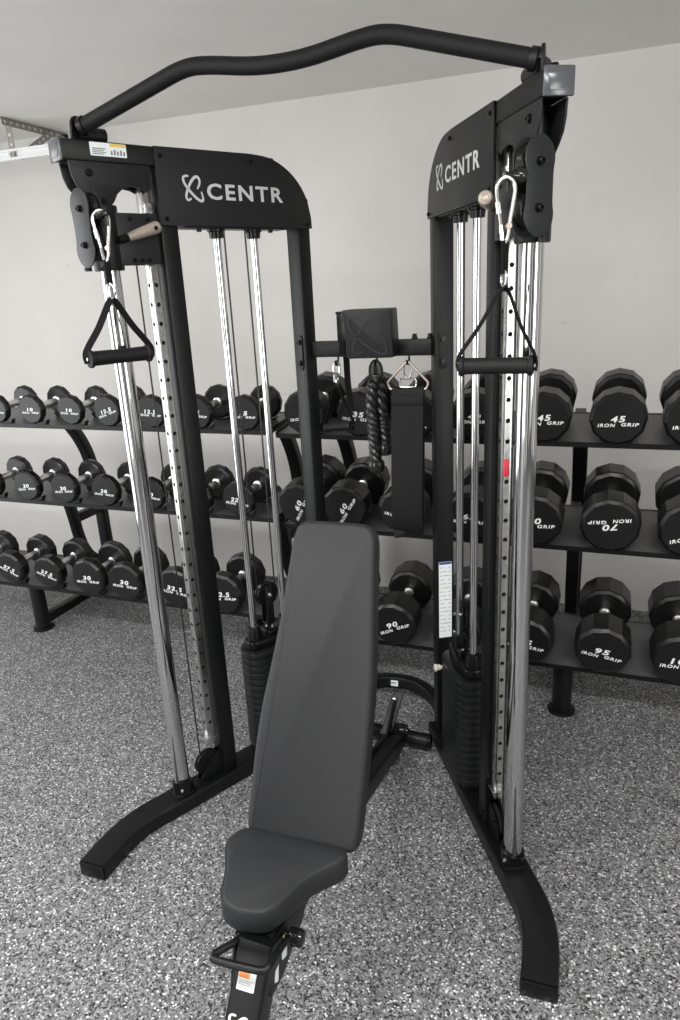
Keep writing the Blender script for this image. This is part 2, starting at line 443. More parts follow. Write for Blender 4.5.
    ra = [so.bm.verts.new((x, y, .05)) for x, y in o_ring]; rb_ = [so.bm.verts.new((x, y, z)) for (x, y), z in zip(o_ring, zt)]
    i_ring = [(S_POST + .0268 * math.cos(2 * PI * k / N), .0268 * math.sin(2 * PI * k / N)) for k in range(N)]
    rc = [so.bm.verts.new((x, y, z)) for (x, y), z in zip(i_ring, zt)]; rd = [so.bm.verts.new((x, y, .055)) for x, y in i_ring]
    for a_, c_ in ((ra, rb_), (rb_, rc), (rc, rd), (rd, ra)):
        for k in range(N): so.bm.faces.new((a_[k], a_[(k + 1) % N], c_[(k + 1) % N], c_[k]))
    sk = P(so, 'post_socket', 'plastic')
    P(B().prism(rrect(S_POST - .038, -.036, S_POST + .038, .036, .02, 4), lambda a, c, t: (a, c, t), .0528, .062, .002), 'socket_flange', 'plastic', sk)
    bolt(T(S_POST + .018, -.029, .08), (sd * .5 + inn), .0045, sk, 'steel', .006)
    # punched index rail with a foot bracket
    rl = P(B().box((.535, 0, (.215 + ZB) / 2), (.028, .03, ZB - .215), .003), 'index_rail', 'rail')
    ct_ = B(); z = .27
    while z < 1.72:
        ct_.cyl((.5430, 0, z), (.5560, 0, z), .0062, 12).cyl((.535, -.0085, z), (.535, -.0225, z), .0062, 12)
        z += .0525
    ct_ = P(ct_, 'index_holes', 'hole', mach, 0)
    cut(rl, ct_)
    P(B().box((.540, 0, .213), (.045, .046, .006), .001).box((.540, 0, .198), (.03, .03, .026), .002), 'rail_bracket', 'steel')
    if side > 0:
        P(B().box((.552, -.003, 1.20), (.010, .015, .045), .004, seg=3), 'rail_stop', 'red')
    # guide rods with bushings
    for s_ in (.178, .312):
        rd_ = P(B().cyl((s_, 0, .06), (s_, 0, ZP + .06), .0115, 20), 'guide_rod', 'chrome')
        P(B().lathe((s_, 0, ZP + .004), (s_, 0, 0), [(0, .026), (.012, .026), (.014, .022), (.03, .02), (.032, .0125)], 20), 'rod_bushing', 'plastic', rd_)
    for s_ in (.118, .375):
        P(B().lathe((s_, -.008, ZP + .004), (s_, -.008, 0), [(0, .012), (.006, .012), (.007, .008), (.014, .007)], 12), 'bolt', 'plastic')
    P(B().box((.245, 0, ZP + .001), (.36, .056, .006), .001), 'panel_floor', 'powder')
    # weight stack
    cx = .247; hl = .116; hwid = .06
    fo = rrect(cx - hl, -hwid, cx + hl, hwid, .055, 8)
    np_ = 15; z0 = .075; pit = .0258
    for k in range(np_):
        P(B().prism(fo, lambda a, c, t: (a, c, t), z0 + k * pit, z0 + k * pit + pit - .0016, .0016), 'weight_plate', 'cast')
    ztop = z0 + np_ * pit
    P(B().box((cx, 0, .064), (.20, .08, .022), .004), 'stack_cushion', 'grip')
    hd = P(B().prism(fillet([(cx - .10, -.03), (cx, -.045), (cx + .10, -.03), (cx + .10, .03), (cx, .045), (cx - .10, .03)], .03), lambda a, c, t: (a, c, t), ztop + .0005, ztop + .034, .006), 'head_plate', 'plastic')
    for s_ in (.178, .312):
        P(B().lathe((s_, 0, ztop + .03), (s_, 0, 9), [(0, .027), (.04, .023), (.047, .021), (.05, .0125)], 20), 'head_bushing', 'plastic', hd)
    P(B().prism(rrect(cx - .022, -.030, cx + .022, .030, .006, 3), lambda a, c, t: (a, c, t), ztop + .03, ztop + .052, .003), 'number_boss', 'plastic', hd)
    num = '12' if side < 0 else '50'
    bb = B(); yaw = math.atan2(-CA, side * SA)
    # number faces the front of the machine, lying on the boss
    def nfn(a, c, t):
        q = T(cx, 0, ztop + .0522 + t); return q + Vector((a, c * .9, c * .35))
    bb.text(num, .03, .022, nfn); bb.build('stack_number', 'white', hd, 0)
    if side > 0:
        P(B().cyl((.175, -.045, .421), (.175, -.066, .421), .006, 12).lathe((.175, -.064, .421), (.175, -.11, .421), [(0, .006), (.002, .010), (.012, .010), (.014, .013), (.02, .013), (.022, .011)], 16), 'selector_pin', 'knobwhite')
    # stack pulley between the rods
    def wheel(center, axis, r, w, parent=mach, name='pulley_wheel', m='plastic'):
        c = Vector(center); ax = Vector(axis).normalized()
        return B().lathe(c - ax * w / 2, c, [(0, r * .25), (0, r * .82), (w * .08, r), (w * .22, r), (w * .5, r * .84), (w * .78, r), (w * .92, r), (w, r * .82), (w, r * .25)], 32).build(name, m, parent)
    pz = ztop + .183
    bk = P(B().box((cx, -.0155, pz - .04), (.03, .003, .15), .001).box((cx, .0155, pz - .04), (.03, .003, .15), .001).cyl((cx, 0, ztop + .05), (cx, 0, pz - .085), .008, 12).box((cx, 0, pz - .11), (.03, .034, .006), .001), 'pulley_yoke', 'powder')
    wl = wheel(T(cx, 0, pz), od, .044, .022, bk)
    bolt(T(cx, -.017, pz), inn, .007, bk, 'steel')
    # inner cables
    for s_, o_ in ((cx - .038, .0), (cx + .038, .0)):
        P(B().cyl((s_, o_, pz), (s_, o_, ZP + .02), .0028, 8), 'cable', 'cable')
    # front cable and bottom pulley on the front upright
    P(B().cyl((.58, 0, .14), (.58, 0, 1.745), .0026, 8), 'cable', 'cable')
    fw = wheel(T(.555, 0, .115), od, .046, .02)
    P(B().prism(fillet([(.505, .055), (.60, .055), (.565, .12), (.505, .15)], .012), lambda a, c, t: (a, t, c), -.012, -.015), 'pulley_bracket', 'powder', fw)
    P(B().prism(fillet([(.505, .055), (.60, .055), (.565, .12), (.505, .15)], .012), lambda a, c, t: (a, t, c), .012, .015), 'pulley_bracket', 'powder', fw)
    bolt(T(.555, -.015, .115), inn, .008, fw, 'plastic')
    bolt(T(.49, -.0275, .085), inn, .006, mach)
    # trolley on the guide post
    tr = P(B().box((.582, -.031, 1.806), (.122, .005, .128), .0015).box((.582, .031, 1.806), (.122, .005, .128), .0015).box((.60, 0, 1.75), (.05, .06, .012), .001), 'trolley', 'plate')
    P(B().lathe((S_POST, 0, 1.728), (S_POST, 0, 9), [(0, .0268), (0, .0375), (.003, .039), (.157, .039), (.16, .0375), (.16, .0268)], 32), 'trolley_collar', 'powder', tr)
    for s_, z_ in ((.60, 1.856), (.548, 1.856), (.60, 1.752), (.578, 1.752), (.556, 1.752)): bolt(T(s_, -.0335, z_), inn, .005, tr, L=.005)
    P(B().box((.53, 0, 1.885), (.03, .034, .03), .002), 'plunger_housing', 'steel', tr)
    # lever
    if side < 0:
        a0, a1 = Vector((.638, -.052, 1.803)), Vector((.528, -.052, 1.836))
    else:
        a0, a1 = Vector((.575, -.062, 1.812)), Vector((.650, -.104, 1.822))
    dv = (a1 - a0).normalized()
    lv = P(B().tube([a0 + Vector((0, .016, 0)), a0, a0 + dv * .03], .010, 12), 'lever_arm', 'plastic', tr)
    if side < 0:
        P(B().lathe(a0 + dv * .018, a1, [(0, .008), (0, .010), (.02, .0125), (.085, .0165), (.094, .0155), (.099, .011), (.10, .0)], 18), 'lever_grip', 'lever', tr)
        bolt(T(.545, -.068, 1.831), inn, .0045, tr, L=.004)
    else:
        P(B().lathe(a0 + dv * .02, a1, [(0, .010), (0, .013), (.06, .0165), (.068, .0155), (.072, .0135), (.0745, .008), (.072, .004)], 18), 'lever_grip', 'lever', tr)
    # swivelling pulley block in front of the post
    post = T(S_POST, 0, 0)
    if side > 0: n = Vector((.74, -.673, 0)); h = Vector((-.673, -.74, 0)); ctr = post + Vector((.004, -.074, 0))
    else: n = Vector((-.315, -.949, 0)); h = Vector((.949, -.315, 0)); ctr = post + Vector((-.002, -.060, 0))
    zc = 1.8305
    D = lambda a, c, t: ctr + h * a + Vector((0, 0, zc + c)) + n * t
    pk = []
    for cz, a0_, a1_ in ((.052, -20, 200), (-.052, 160, 380)):
        for k in range(15):
            a_ = math.radians(a0_ + (a1_ - a0_) * k / 14); pk.append((.039 * math.cos(a_), cz + .043 * math.sin(a_)))
    pk = pk[:15] + [(-.034, .014), (-.0335, -.014)] + pk[15:] + [(.0335, -.014), (.034, .014)]
    blk = None
    for t0, t1 in ((.016, .020), (-.016, -.020)):
        q = B().prism(pk, D, t0, t1, .0008).build('pulley_plate', 'plate', mach)
        if t0 > 0:
            blk = q
            for cz in (.046, -.040): bolt(D(.002, cz, .020), n, .0075, q, 'plastic', .010)
            bolt(D(-.036, -.008, .0), -h, .006, q, 'steel', .012)
            B().lathe(D(-.03, -.08, 0), D(-.03, -.11, 0), [(0, .010), (.004, .010), (.005, .0075), (.012, .0075), (.013, .0095), (.022, .0095)], 12).build('bolt', 'plastic', q)
    for cz in (.046, -.040): wheel(D(.0, cz, 0), n, .0395, .027)
    # swivel arm tying the block to the collar
    mid = (ctr + post) / 2
    B().tube([post + (ctr - post).normalized() * .036 + Vector((0, 0, zc)), ctr + Vector((0, 0, zc))], 0, prof=rrect(-.03, -.012, .03, .012, .004, 2), up=(0, 0, 1)).build('swivel_arm', 'powder', mach)
    # ball stop where the cable leaves the pulleys, with the cable tail
    ball = D(.040, .020, .006) if side > 0 else D(.046, .03, -.002)
    B().ball(ball, .017 if side > 0 else .015).lathe(ball + h * .012, ball + h * 9, [(0, .012), (.012, .0075), (.03, .006)], 14).build('ball_stop', 'ball', mach)
    B().tube(smoothpath([D(.02, .012, 0), ball, ball + h * .03 + Vector((0, 0, -.006)), ball + h * .034 + Vector((0, 0, -.03))], 5), .003, 8).build('cable', 'cable', mach)
    return dict(T=T, sd=sd, od=od, ball=ball, h=h, ru=ru, cap=cap)
TL = tower(-1); TR = tower(1)

# pull-up bar joining the two beams
zb = 2.085
bx = .545; by = -.613
path = [(-bx, by, zb - .018), (-.385, by, 2.125), (-.275, by, 2.152), (-.225, by, 2.157), (-.17, by, 2.152), (-.08, by, 2.137), (.0, by, 2.133), (.08, by, 2.137), (.17, by, 2.152), (.225, by, 2.157), (.275, by, 2.152), (.385, by, 2.125), (bx, by, zb - .018)]
path = [(-bx, by, zb - .018), (-.262, by, 2.150), (-.222, by, 2.156), (-.175, by, 2.152), (-.085, by, 2.138), (-.04, by, 2.134), (0, by, 2.133)]
path = path + [(-x, y, z) for x, y, z in path[-2::-1]]
pb = B().tube(bendpath(path, .05), .0185, 20).build('pull_up_bar', 'grip', mach)
for side in (-1, 1):
    e = Vector((side * bx, by, zb - .018)); d = Vector((side * .97, 0, -.24))
    B().lathe(e - d * .012, e + d, [(0, .020), (0, .0225), (.014, .0225), (.016, .020)], 22).build('bar_end', 'powder', pb)
    T = TWf(side)
    br = B()
    cz_ = e.z - ZT
    pl = [(-.03, -.002), (.03, -.002), (.026, cz_)] + [(.026 * math.cos(math.radians(a)), cz_ + .026 * math.sin(math.radians(a))) for a in range(0, 181, 20)] + [(-.026, cz_)]
    br.prism(pl, lambda a, c, t: Vector((side * (bx + .010 + t), by + a, ZT + c)), 0, .007, .0015)
    br.tube([T(.625, -.004, ZT + .015), T(.695, -.004, ZT + .015)], .0185, 18)
    br.build('bar_bracket', 'powder', pb)
    bolt(T(.725, .005, ZT), (0, 0, 1), .008, pb, L=.014)

# upper crossbar with its plates, console, hooks
cb = B().box((0, 0, 1.462), (W0 - .06, .03, .052), .005).build('crossbar', 'powder', mach)
for side in (-1, 1):
    T = TWf(side)
    f = B().prism(rrect(-.013, 1.395, .013, 1.51, .013, 6), lambda a, c, t: T(.0255 + t, a - .006, c), 0, .004, .001).build('mounting_plate', 'powder', mach)
    for z_ in (1.418, 1.487): bolt(T(.0295, -.006, z_), (side * SA, -CA, 0), .0085, f, L=.009)
con = B()
con.prism(fillet([(-.062, 1.438), (.089, 1.440), (.086, 1.588), (-.070, 1.588)], .006), lambda a, c, t: (a + .011, -.016 - t - .012 * (c - 1.44) / .15, c), 0, .085, .004)
con = con.build('console_box', 'panel', mach)
bb = B(); emblem(bb, .115, .007, lambda a, c, t: (.020 + a * 1.15, -.1015 - t - .012 * (c + .068) / .15, 1.508 + c), .0009)
bb.build('console_emblem', 'panel', con, 0)
B().box((-.088, .005, 1.53), (.046, .05, .09), .004).box((-.088, .005, 1.577), (.05, .054, .008), .003).build('console_bracket', 'plastic', mach)
for x in (.145, .195): B().lathe((x, 0, 1.488), (x, 0, 9), [(0, .010), (.005, .010), (.006, .008), (.016, .007)], 12).build('bolt', 'plastic', cb)
HX = {'l': -.115, 'm': .020, 'r': .127}
for k in ('l', 'm', 'r'):
    x = HX[k]
    B().tube(smoothpath([(x, -.005, 1.44), (x, -.006, 1.425), (x, -.016, 1.412), (x, -.030, 1.413), (x, -.036, 1.424)], 5), .0035, 10).build('hook', 'powder', cb)

# lower rear brace: an arc bowed to the back, carrying a label
arc = []
for k in range(25):
    t = -1 + 2 * k / 24; arc.append((t * .245, .02 + .225 * (1 - abs(t) ** 2.3), .072))
lb = B().tube(arc, 0, prof=rrect(-.026, -.020, .026, .020, .005, 3), up=(0, 0, 1)).build('rear_brace', 'powder', mach)
for side in (-1, 1): B().box((side * .25, .03, .072), (.05, .04, .056), .004).build('brace_socket', 'powder', lb)
bb = B(); bb.prism(rrect(-.028, -.013, .028, .013, .002, 2), lambda a, c, t: (-.03 + a, .2235 - t, .072 + c), .0, .0012)
lab = bb.build('brace_label', 'paper', lb)
bb = B(); bb.prism(rrect(-.019, -.003, .019, .003, .001, 1), lambda a, c, t: (-.03 + a, .2223 - t, .074 + c), 0, .0004); bb.build('label_print', 'ink', lab)

# printed chart on the front of the right rear upright
T = TWf(1)
ch = B().prism(rrect(-.024, .448, .022, .738, .002, 2), lambda a, c, t: T(.0252 + t, a + .001, c), 0, .0008).build('weight_chart', 'paper', mach)
B().prism(rrect(-.023, .728, .021, .7375, .001, 1), lambda a, c, t: T(.0261 + t, a + .001, c), 0, .0003).build('chart_header', 'blue', ch)
bb = B()
for k in range(17):
    z_ = .715 - k * .0152
    for a0, a1 in ((-.019, -.013), (-.009, .002 + .006 * ((k * 7) % 3 - 1)), (.010, .017)):
        bb.prism([(a0, z_), (a1, z_), (a1, z_ + .0035), (a0, z_ + .0035)], lambda a, c, t: T(.0261 + t, a + .001, c), 0, .0003)
bb.build('chart_print', 'greyprint', ch, 0)
# warning label on the left beam
T = TWf(-1)
wlab = B().prism(rrect(.583, 2.002, .681, 2.033, .002, 2), lambda a, c, t: T(a, -.0302 - t, c), 0, .0008).build('warning_label', 'paper', mach)
B().prism(rrect(.584, 2.0255, .628, 2.0325, .001, 1), lambda a, c, t: T(a, -.0311 - t, c), 0, .0003).build('label_header', 'yellow', wlab)
bb = B()
for k in range(4):
    bb.prism(rrect(.645 - (k % 2) * .006, 2.0055 + k * .0042, .676, 2.0075 + k * .0042, .0005, 1), lambda a, c, t: T(a, -.0311 - t, c), 0, .0003)
for k in range(5):
    bb.prism(rrect(.588 + k * .0085, 2.006, .5925 + k * .0085, 2.0155 + (k % 2) * .003, .0005, 1), lambda a, c, t: T(a, -.0311 - t, c), 0, .0003)
bb.build('label_print', 'ink', wlab, 0)

# ------------------------------------------------------------------ snap hooks and stirrup handles on the two cables
def wire_loop(bb, pts, r, closed=True): bb.tube(pts, r, 10, closed=closed)
def snap_hook(label, top, wdir, L, W):
    """carabiner hanging from `top`, lying in the plane wdir x Z"""
    o = thing('snap_hook', label, 'carabiner', top, None)
    w = Vector(wdir).normalized(); q = lambda a, z: w * a + Vector((0, 0, z)); n = w.cross(Vector((0, 0, 1)))
    pts = [q(x, z) for x, z in ((-W * .5, -.03), (-W * .52, -.015), (-W * .38, -.003), (0, .004), (W * .38, -.003), (W * .52, -.015), (W * .48, -.035), (W * .24, -L * .72), (W * .2, -L * .86), (W * .1, -L * .97), (0, -L), (-W * .14, -L * .96), (-W * .2, -L * .84), (-W * .24, -L * .72))]
    B().tube(smoothpath(pts, 4), .0042, 10).build('hook_body', 'steel', o)
    B().tube([q(-W * .24, -L * .72), q(-W * .5, -.03)], .0036, 10).build('hook_gate', 'steel', o)
    B().lathe(q(-W * .36, -.062), q(-W * .5, -.03), [(0, .004), (0, .0058), (.022, .0058), (.022, .004)], 12).build('gate_sleeve', 'steel', o)
    B().cyl(q(W * .20, -L * .74) - n * .006, q(W * .20, -L * .74) + n * .006, .006, 10).build('hinge_pin', 'nickel', o)
    return o
def handle(label, ringtop, gripz, gdir, glen, ringL, gr=.0165, name='stirrup_attachment', sag=0., ringmat='steel', tilt=0., wrot=15, lw=.0125, skew=0.):
    g = Vector(gdir).normalized(); ks = g * skew
    o = thing(name, label, 'handle', (ringtop.x - ks.x, ringtop.y - ks.y, gripz), None); up = Vector((0, 0, 1)); n = g.cross(up)
    H = ringtop.z - gripz
    ax = (g + up * tilt).normalized()
    B().lathe(ax * (-glen / 2), ax * 9, [(0, 0), (0, gr * .8), (.002, gr * 1.25), (.010, gr * 1.25), (.013, gr * 1.02), (glen * .5, gr), (glen - .013, gr * 1.02), (glen - .010, gr * 1.25), (glen - .002, gr * 1.25), (glen, gr * .8), (glen, 0)], 26).build('grip', 'grip', o)
    # webbing strap: a loop through the ring, both legs down to the grip ends
    zr = H - ringL
    st = B(); wu = Matrix.Rotation(math.radians(wrot), 3, 'Z') @ g
    for sg in (-1, 1):
        e = ax * (sg * (glen / 2 + .002))
        pts = smoothpath([Vector((0, 0, zr)) + ks, ks + g * (sg * .012) + up * (zr - .012), ks * .5 + g * (sg * glen * .27) + up * (zr * .52), e + up * .018, e - up * gr * .6], 5)
        st.tube(pts, 0, prof=[(-.0013, -lw), (.0013, -lw), (.0013, lw), (-.0013, lw)], up=wu)
    st.build('strap', 'nylon', o, smooth=50)
    # ring
    rg = [ks + Vector((0, 0, H - ringL * .45)) + (g * .5 + n * .86) * (math.cos(a) * .0125) + up * (math.sin(a) * ringL * .5) for a in [2 * PI * k / 20 for k in range(20)]]
    B().tube(rg, .003, 10, closed=True).build('ring', ringmat, o)
    for sg in (-1, 1):
        e = ax * (sg * glen / 2)
        B().lathe(e, e + ax * sg, [(0, .006), (.004, .006), (.005, .003)], 10).build('grip_rivet', 'steel', o)
    return o
base = Vector((MX, MY, 0))
def strap_link(parent, top, bot, wdir, w=.009):
    d = Vector(wdir).normalized()
    B().tube([Vector((0, 0, top)), Vector((0, 0, bot))], 0, prof=rrect(-w, -.003, w, .003, .002, 2), up=wdir).build('webbing_tail', 'nylon', parent)
# right
tR = base + TR['ball'] + TR['h'] * .044 + Vector((.006, 0, -.008))
sh = snap_hook('silver snap hook clipped to the cable end at the right pulley', tR, (.94, .34, 0), .115, .034)
h1 = handle('black foam stirrup handle hanging in front of the right chrome post', tR + Vector((0, 0, -.17)), 1.483, (1, .02, 0), .156, .032, gr=.0172, skew=.013)
strap_link(sh, -.112, -.176, (.5, .86, 0))
tL = base + TL['ball'] + TL['h'] * .018 + Vector((-.006, -.004, .004))
sh2 = snap_hook('silver snap hook clipped to the cable end at the left pulley', tL, (.95, .3, 0), .115, .038)
h2 = handle('black foam stirrup handle hanging in front of the left chrome post', tL + Vector((0, 0, -.172)), 1.513, (.50, .866, 0), .172, .036, gr=.0185, wrot=45, lw=.0085)
strap_link(sh2, -.112, -.170, (.6, .8, 0), .008)

# ------------------------------------------------------------------ attachments on the crossbar hooks
hz = 1.4135
# stirrup handle with clip
P0 = base + Vector((HX['l'], -.026, hz))
cl = snap_hook('small silver clip hooked on the crossbar left of the console', P0 + Vector((0, 0, .006)), (.55, .83, 0), .06, .022)
hh = handle('black nylon stirrup handle hanging from the crossbar beside the rope', P0 + Vector((-.002, 0, -.045)), 1.205, (.93, -.3, 0), .115, .024, gr=.014, tilt=.14)
# narrow spare strap
sp = B().tube(smoothpath([(0, -.018, -.02), (0, -.018, .0), (0, -.017, .026), (0, 0, .0285), (0, .017, .026), (0, .019, 0), (0, .022, -.10), (.004, .022, -.16), (.01, .02, -.21)], 4), 0, prof=rrect(-.0015, -.011, .0015, .011, .0008, 1), up=(0, 1, 0)).build('nylon_strap', 'nylon')
sp.location = base + Vector((-.095, 0, 1.462))
tag(sp, 'narrow black nylon strap looped over the crossbar just left of the rope', 'strap')
# triceps rope
rp = thing('triceps_rope', 'thick black braided rope with rubber end balls hanging under the console', 'rope', base + Vector((HX['m'], -.026, 1.05)))
top = hz - 1.05
B().tube(smoothpath([(-.011, 0, top - .055), (-.0125, 0, top - .02), (-.008, 0, top - .004), (0, 0, top + .003), (.008, 0, top - .004), (.0125, 0, top - .02), (.011, 0, top - .055)], 5), 0, prof=rrect(-.004, -.012, .004, .012, .002, 2), up=(0, 1, 0)).build('hanger_loop', 'plastic', rp)
B().box((0, 0, top - .052), (.034, .03, .04), .008).build('rope_crimp', 'plastic', rp)
def strand(pts, R, r, turns, name):
    core = smoothpath(pts, 30); N = len(core)
    for k in range(3):
        out = []
        for i, p in enumerate(core):
            a = 2 * PI * (turns * i / N + k / 3); out.append(p + Vector((math.cos(a) * R, math.sin(a) * R, 0)))
        yield out
for nm, pts in (('rope_strand', [(-.010, -.010, top - .06), (-.014, -.014, .2), (-.010, -.012, .12), (-.006, -.010, .03)]), ('rope_strand', [(.008, .010, top - .06), (.012, .016, .2), (.016, .018, .15), (.020, .016, .085)])):
    st = B()
    for out in strand(pts, .0102, .0105, 4.2 if pts[-1][2] < .05 else 3.4, nm): st.tube(out[::1], .0112, 10)
    so_ = st.build(nm, 'rope', rp)
    e = Vector(pts[-1])
    B().lathe(e + Vector((0, 0, .016)), e, [(0, .014), (.004, .026), (.012, .0285), (.03, .028), (.04, .024), (.045, .014), (.046, 0)], 22).build('end_stopper', 'ball', so_)
# wide belt strap with triangle ring
ab = thing('ab_strap', 'wide black belt strap hanging from a nickel triangle ring at crossbar right end', 'strap', base + Vector((HX['r'], -.028, .845)))
zt_ = hz - .845
tri = fillet([(0, zt_ + .010), (.069, zt_ - .062), (.060, zt_ - .082), (-.060, zt_ - .082), (-.069, zt_ - .062)], [.012, .014, .012, .012, .014], 5)
B().tube([(x, 0, z) for x, z in tri], .0042, 10, closed=True).build('triangle_ring', 'nickel', ab)
B().tube([(math.cos(a) * .013, .002 * math.sin(a * 2), zt_ - .022 + math.sin(a) * .026) for a in [2 * PI * k / 20 for k in range(20)]], .0028, 8, closed=True).build('link_ring', 'steel', ab)
B().tube([(x, 0, z) for x, z in rrect(-.027, zt_ - .075, .027, zt_ - .048, .007, 4)], .0028, 8, closed=True).build('square_ring', 'steel', ab)
bw = .053
bl = B()
def sheet(pts, w, bb, dx=0):
    bb.tube(smoothpath(pts, 6), 0, prof=[(-.002, -w), (.002, -w), (.0026, 0), (.002, w), (-.002, w), (-.0026, 0)], up=(0, 1, 0))
sheet([(0, .008, zt_ - .10), (0, .0, zt_ - .078), (0, -.008, zt_ - .10), (-.002, -.014, .36), (-.004, -.022, .20), (-.006, -.022, .07), (-.009, -.006, .006), (-.010, .008, .012), (-.008, .018, .12), (-.004, .016, .30), (0, .010, zt_ - .11)], bw, bl)
bl.build('belt', 'belt', ab, smooth=60)
B().box((-.001, -.0085, zt_ - .118), (.108, .012, .034), .003).build('belt_fold', 'belt', ab)
B().box((-.003, -.015, .335), (.107, .0035, .006), .001).build('stitch_band', 'nylon', ab)

# ------------------------------------------------------------------ adjustable bench
BX = -.585
bench = thing('adjustable_bench', 'black padded incline bench standing between the towers, seat toward the front', 'bench', (BX, 1.2, 0))
bo = Vector((BX, 1.2, 0))
# seat pad (outline in plan)
so_pts = [(-.690, 1.196), (-.718, 1.178), (-.732, 1.148), (-.731, 1.122), (-.719, 1.096), (-.700, 1.062), (-.686, 1.022), (-.674, .992), (-.655, .974), (-.622, .966), (-.585, .970), (-.556, .986), (-.536, 1.022), (-.524, 1.056), (-.508, 1.088), (-.484, 1.118), (-.458, 1.146), (-.450, 1.172), (-.464, 1.192)]
so_pts = [(x - bo.x, y - bo.y) for x, y in so_pts]
so_sm = [tuple(q.xy) for q in smoothpath([(x, y, 0) for x, y in so_pts], 3)]
seat = B().prism(so_sm, lambda a, c, t: (a, c, t), .390, .452, .011).build('seat_pad', 'vinyl', bench, smooth=60)
def inset_poly(o, d):
    N = len(o); res = []
    ar = sum(o[i][0] * o[(i + 1) % N][1] - o[(i + 1) % N][0] * o[i][1] for i in range(N)); sg = 1 if ar > 0 else -1
    for i in range(N):
        p, q, r_ = Vector(o[i - 1]), Vector(o[i]), Vector(o[(i + 1) % N]); t = (r_ - p).normalized(); res.append(tuple(q + Vector((-t.y, t.x)) * sg * d))
    return res
B().tube([(x, y, .4475) for x, y in inset_poly(so_sm, .003)], .0022, 8, closed=True).build('seat_piping', 'vinyl', seat)
# back pad in its own plane
ang = math.radians(62.9); U = Vector((0, math.cos(ang), math.sin(ang))); NN = Vector((0, -math.sin(ang), math.cos(ang))); p0 = Vector((-.570, 1.200, .470)) - bo
bp = [(-.128, -.034), (-.139, -.014), (-.142, .09), (-.142, .17), (-.138, .26), (-.127, .36), (-.117, .47), (-.110, .60), (-.105, .678), (-.090, .71), (-.058, .718), (.060, .718), (.090, .71), (.106, .678), (.114, .58), (.133, .36), (.137, .20), (.137, .09), (.134, -.014), (.118, -.034)]
bps = [tuple(q.xy) for q in smoothpath([(x, y, 0) for x, y in bp], 3)]
PD = lambda a, c, t: p0 + Vector((a, 0, 0)) + U * c + NN * t
back = B().prism(bps, PD, -.058, .004, .012).build('back_pad', 'vinyl', bench, smooth=60)
B().tube([PD(x, y, -.003) for x, y in inset_poly(bps, .004)], .0022, 8, closed=True).build('back_piping', 'vinyl', back)
B().prism(inset_poly(bps, .02), PD, -.066, -.057).build('back_board', 'powder', back)
# frame under the back pad
for x in (-.055, .055):
    B().tube([PD(x, .03, -.083), PD(x, .60, -.083)], 0, prof=rrect(-.016, -.012, .016, .012, .003, 2), up=NN).build('back_rail', 'powder', bench)
# spine from seat bracket to the rear foot
spine = B().tube([(-.008, -.20, .335), (-.008, .02, .30), (-.01, .45, .20), (-.012, .86, .085)], 0, prof=rrect(-.032, -.035, .032, .035, .006, 3), up=(0, 0, 1)).build('spine_tube', 'powder', bench)
# front leg
leg = B().tube([(.008, -.218, .385), (-.022, -.40, .02)], 0, prof=rrect(-.036, -.037, .036, .037, .006, 3), up=(0, 1, 0)).build('front_leg', 'powder', bench)
B().box((-.014, -.405, .025), (.42, .07, .05), .008).build('front_foot', 'powder', bench)
LU = Vector((.03, .182, .365)).normalized(); LN = Vector((0, -.895, .446)); LB = Vector((.008, -.218, .385)) + LN * .0362
lf = lambda a, c, t: LB + Vector((a, 0, 0)) + LU * (c - .385) + LN * t
wl2 = B().prism(rrect(-.022, .290, .017, .330, .002, 2), lf, .0005, .0015).build('warning_label', 'paper', bench)
B().prism(rrect(-.021, .314, .003, .329, .001, 1), lf, .0015, .0018).build('label_header', 'orange', wl2)
bb = B()
for k in range(5): bb.prism(rrect(-.019, .2925 + k * .004, .013 - (k % 2) * .006, .294 + k * .004, .0004, 1), lf, .0015, .0018)
bb.build('label_print', 'greyprint', wl2, 0)
bb = B(); emblem(bb, .05, .0055, lambda a, c, t: lf(a - .002, c + .216, .0005 + t)); bb.build('leg_emblem', 'white', leg, 0)
# seat bracket with side plates
sb = B().box((-.008, -.17, .355), (.078, .12, .055), .004)
sb = sb.build('seat_bracket', 'powder', bench)
for sx in (-1, 1):
    B().prism(fillet([(-.265, .27), (-.23, .375), (-.10, .382), (-.02, .36), (-.08, .29), (-.20, .26)], .012), lambda a, c, t: (-.008 + sx * (.040 + t), a, c), 0, .006, .001).build('side_plate', 'powder', bench)
for (y0, z0_, y1, z1_, hd_) in ((-.240, .275, -.212, .335, None), (-.200, .292, -.165, .352, 'yellow')):
    q = B().prism(fillet([(y0, z0_ + .012), (y0 + .012, z1_), (y1, z1_), (y1 - .012, z0_)], .004), lambda a, c, t: (.0382 + t, a, c), 0, .001).build('side_label', 'paper', bench)
    if hd_: B().prism([(y0 + .004, z1_ - .032), (y1 - .007, z1_ - .032), (y1 - .001, z1_ - .001), (y0 + .013, z1_ - .001)], lambda a, c, t: (.0393 + t, a, c), 0, .0003).build('label_header', hd_, q)
B().lathe((.036, -.172, .345), (9, -.172, .345), [(0, .010), (.012, .010), (.012, .017), (.016, .019), (.022, .0175), (.026, .019), (.032, .0175), (.036, .019), (.042, .0165), (.044, .012)], 22).build('pop_pin_knob', 'ball', bench)
# U handle in front of the leg
uh = [(-.028, -.21, .372), (-.036, -.25, .388), (-.058, -.288, .394), (-.060, -.298, .394), (-.048, -.304, .394), (.036, -.300, .394), (.052, -.292, .394), (.056, -.28, .394), (.058, -.24, .388), (.058, -.20, .372)]
B().tube(smoothpath(uh, 4), .0078, 14).build('carry_handle', 'powder', bench)
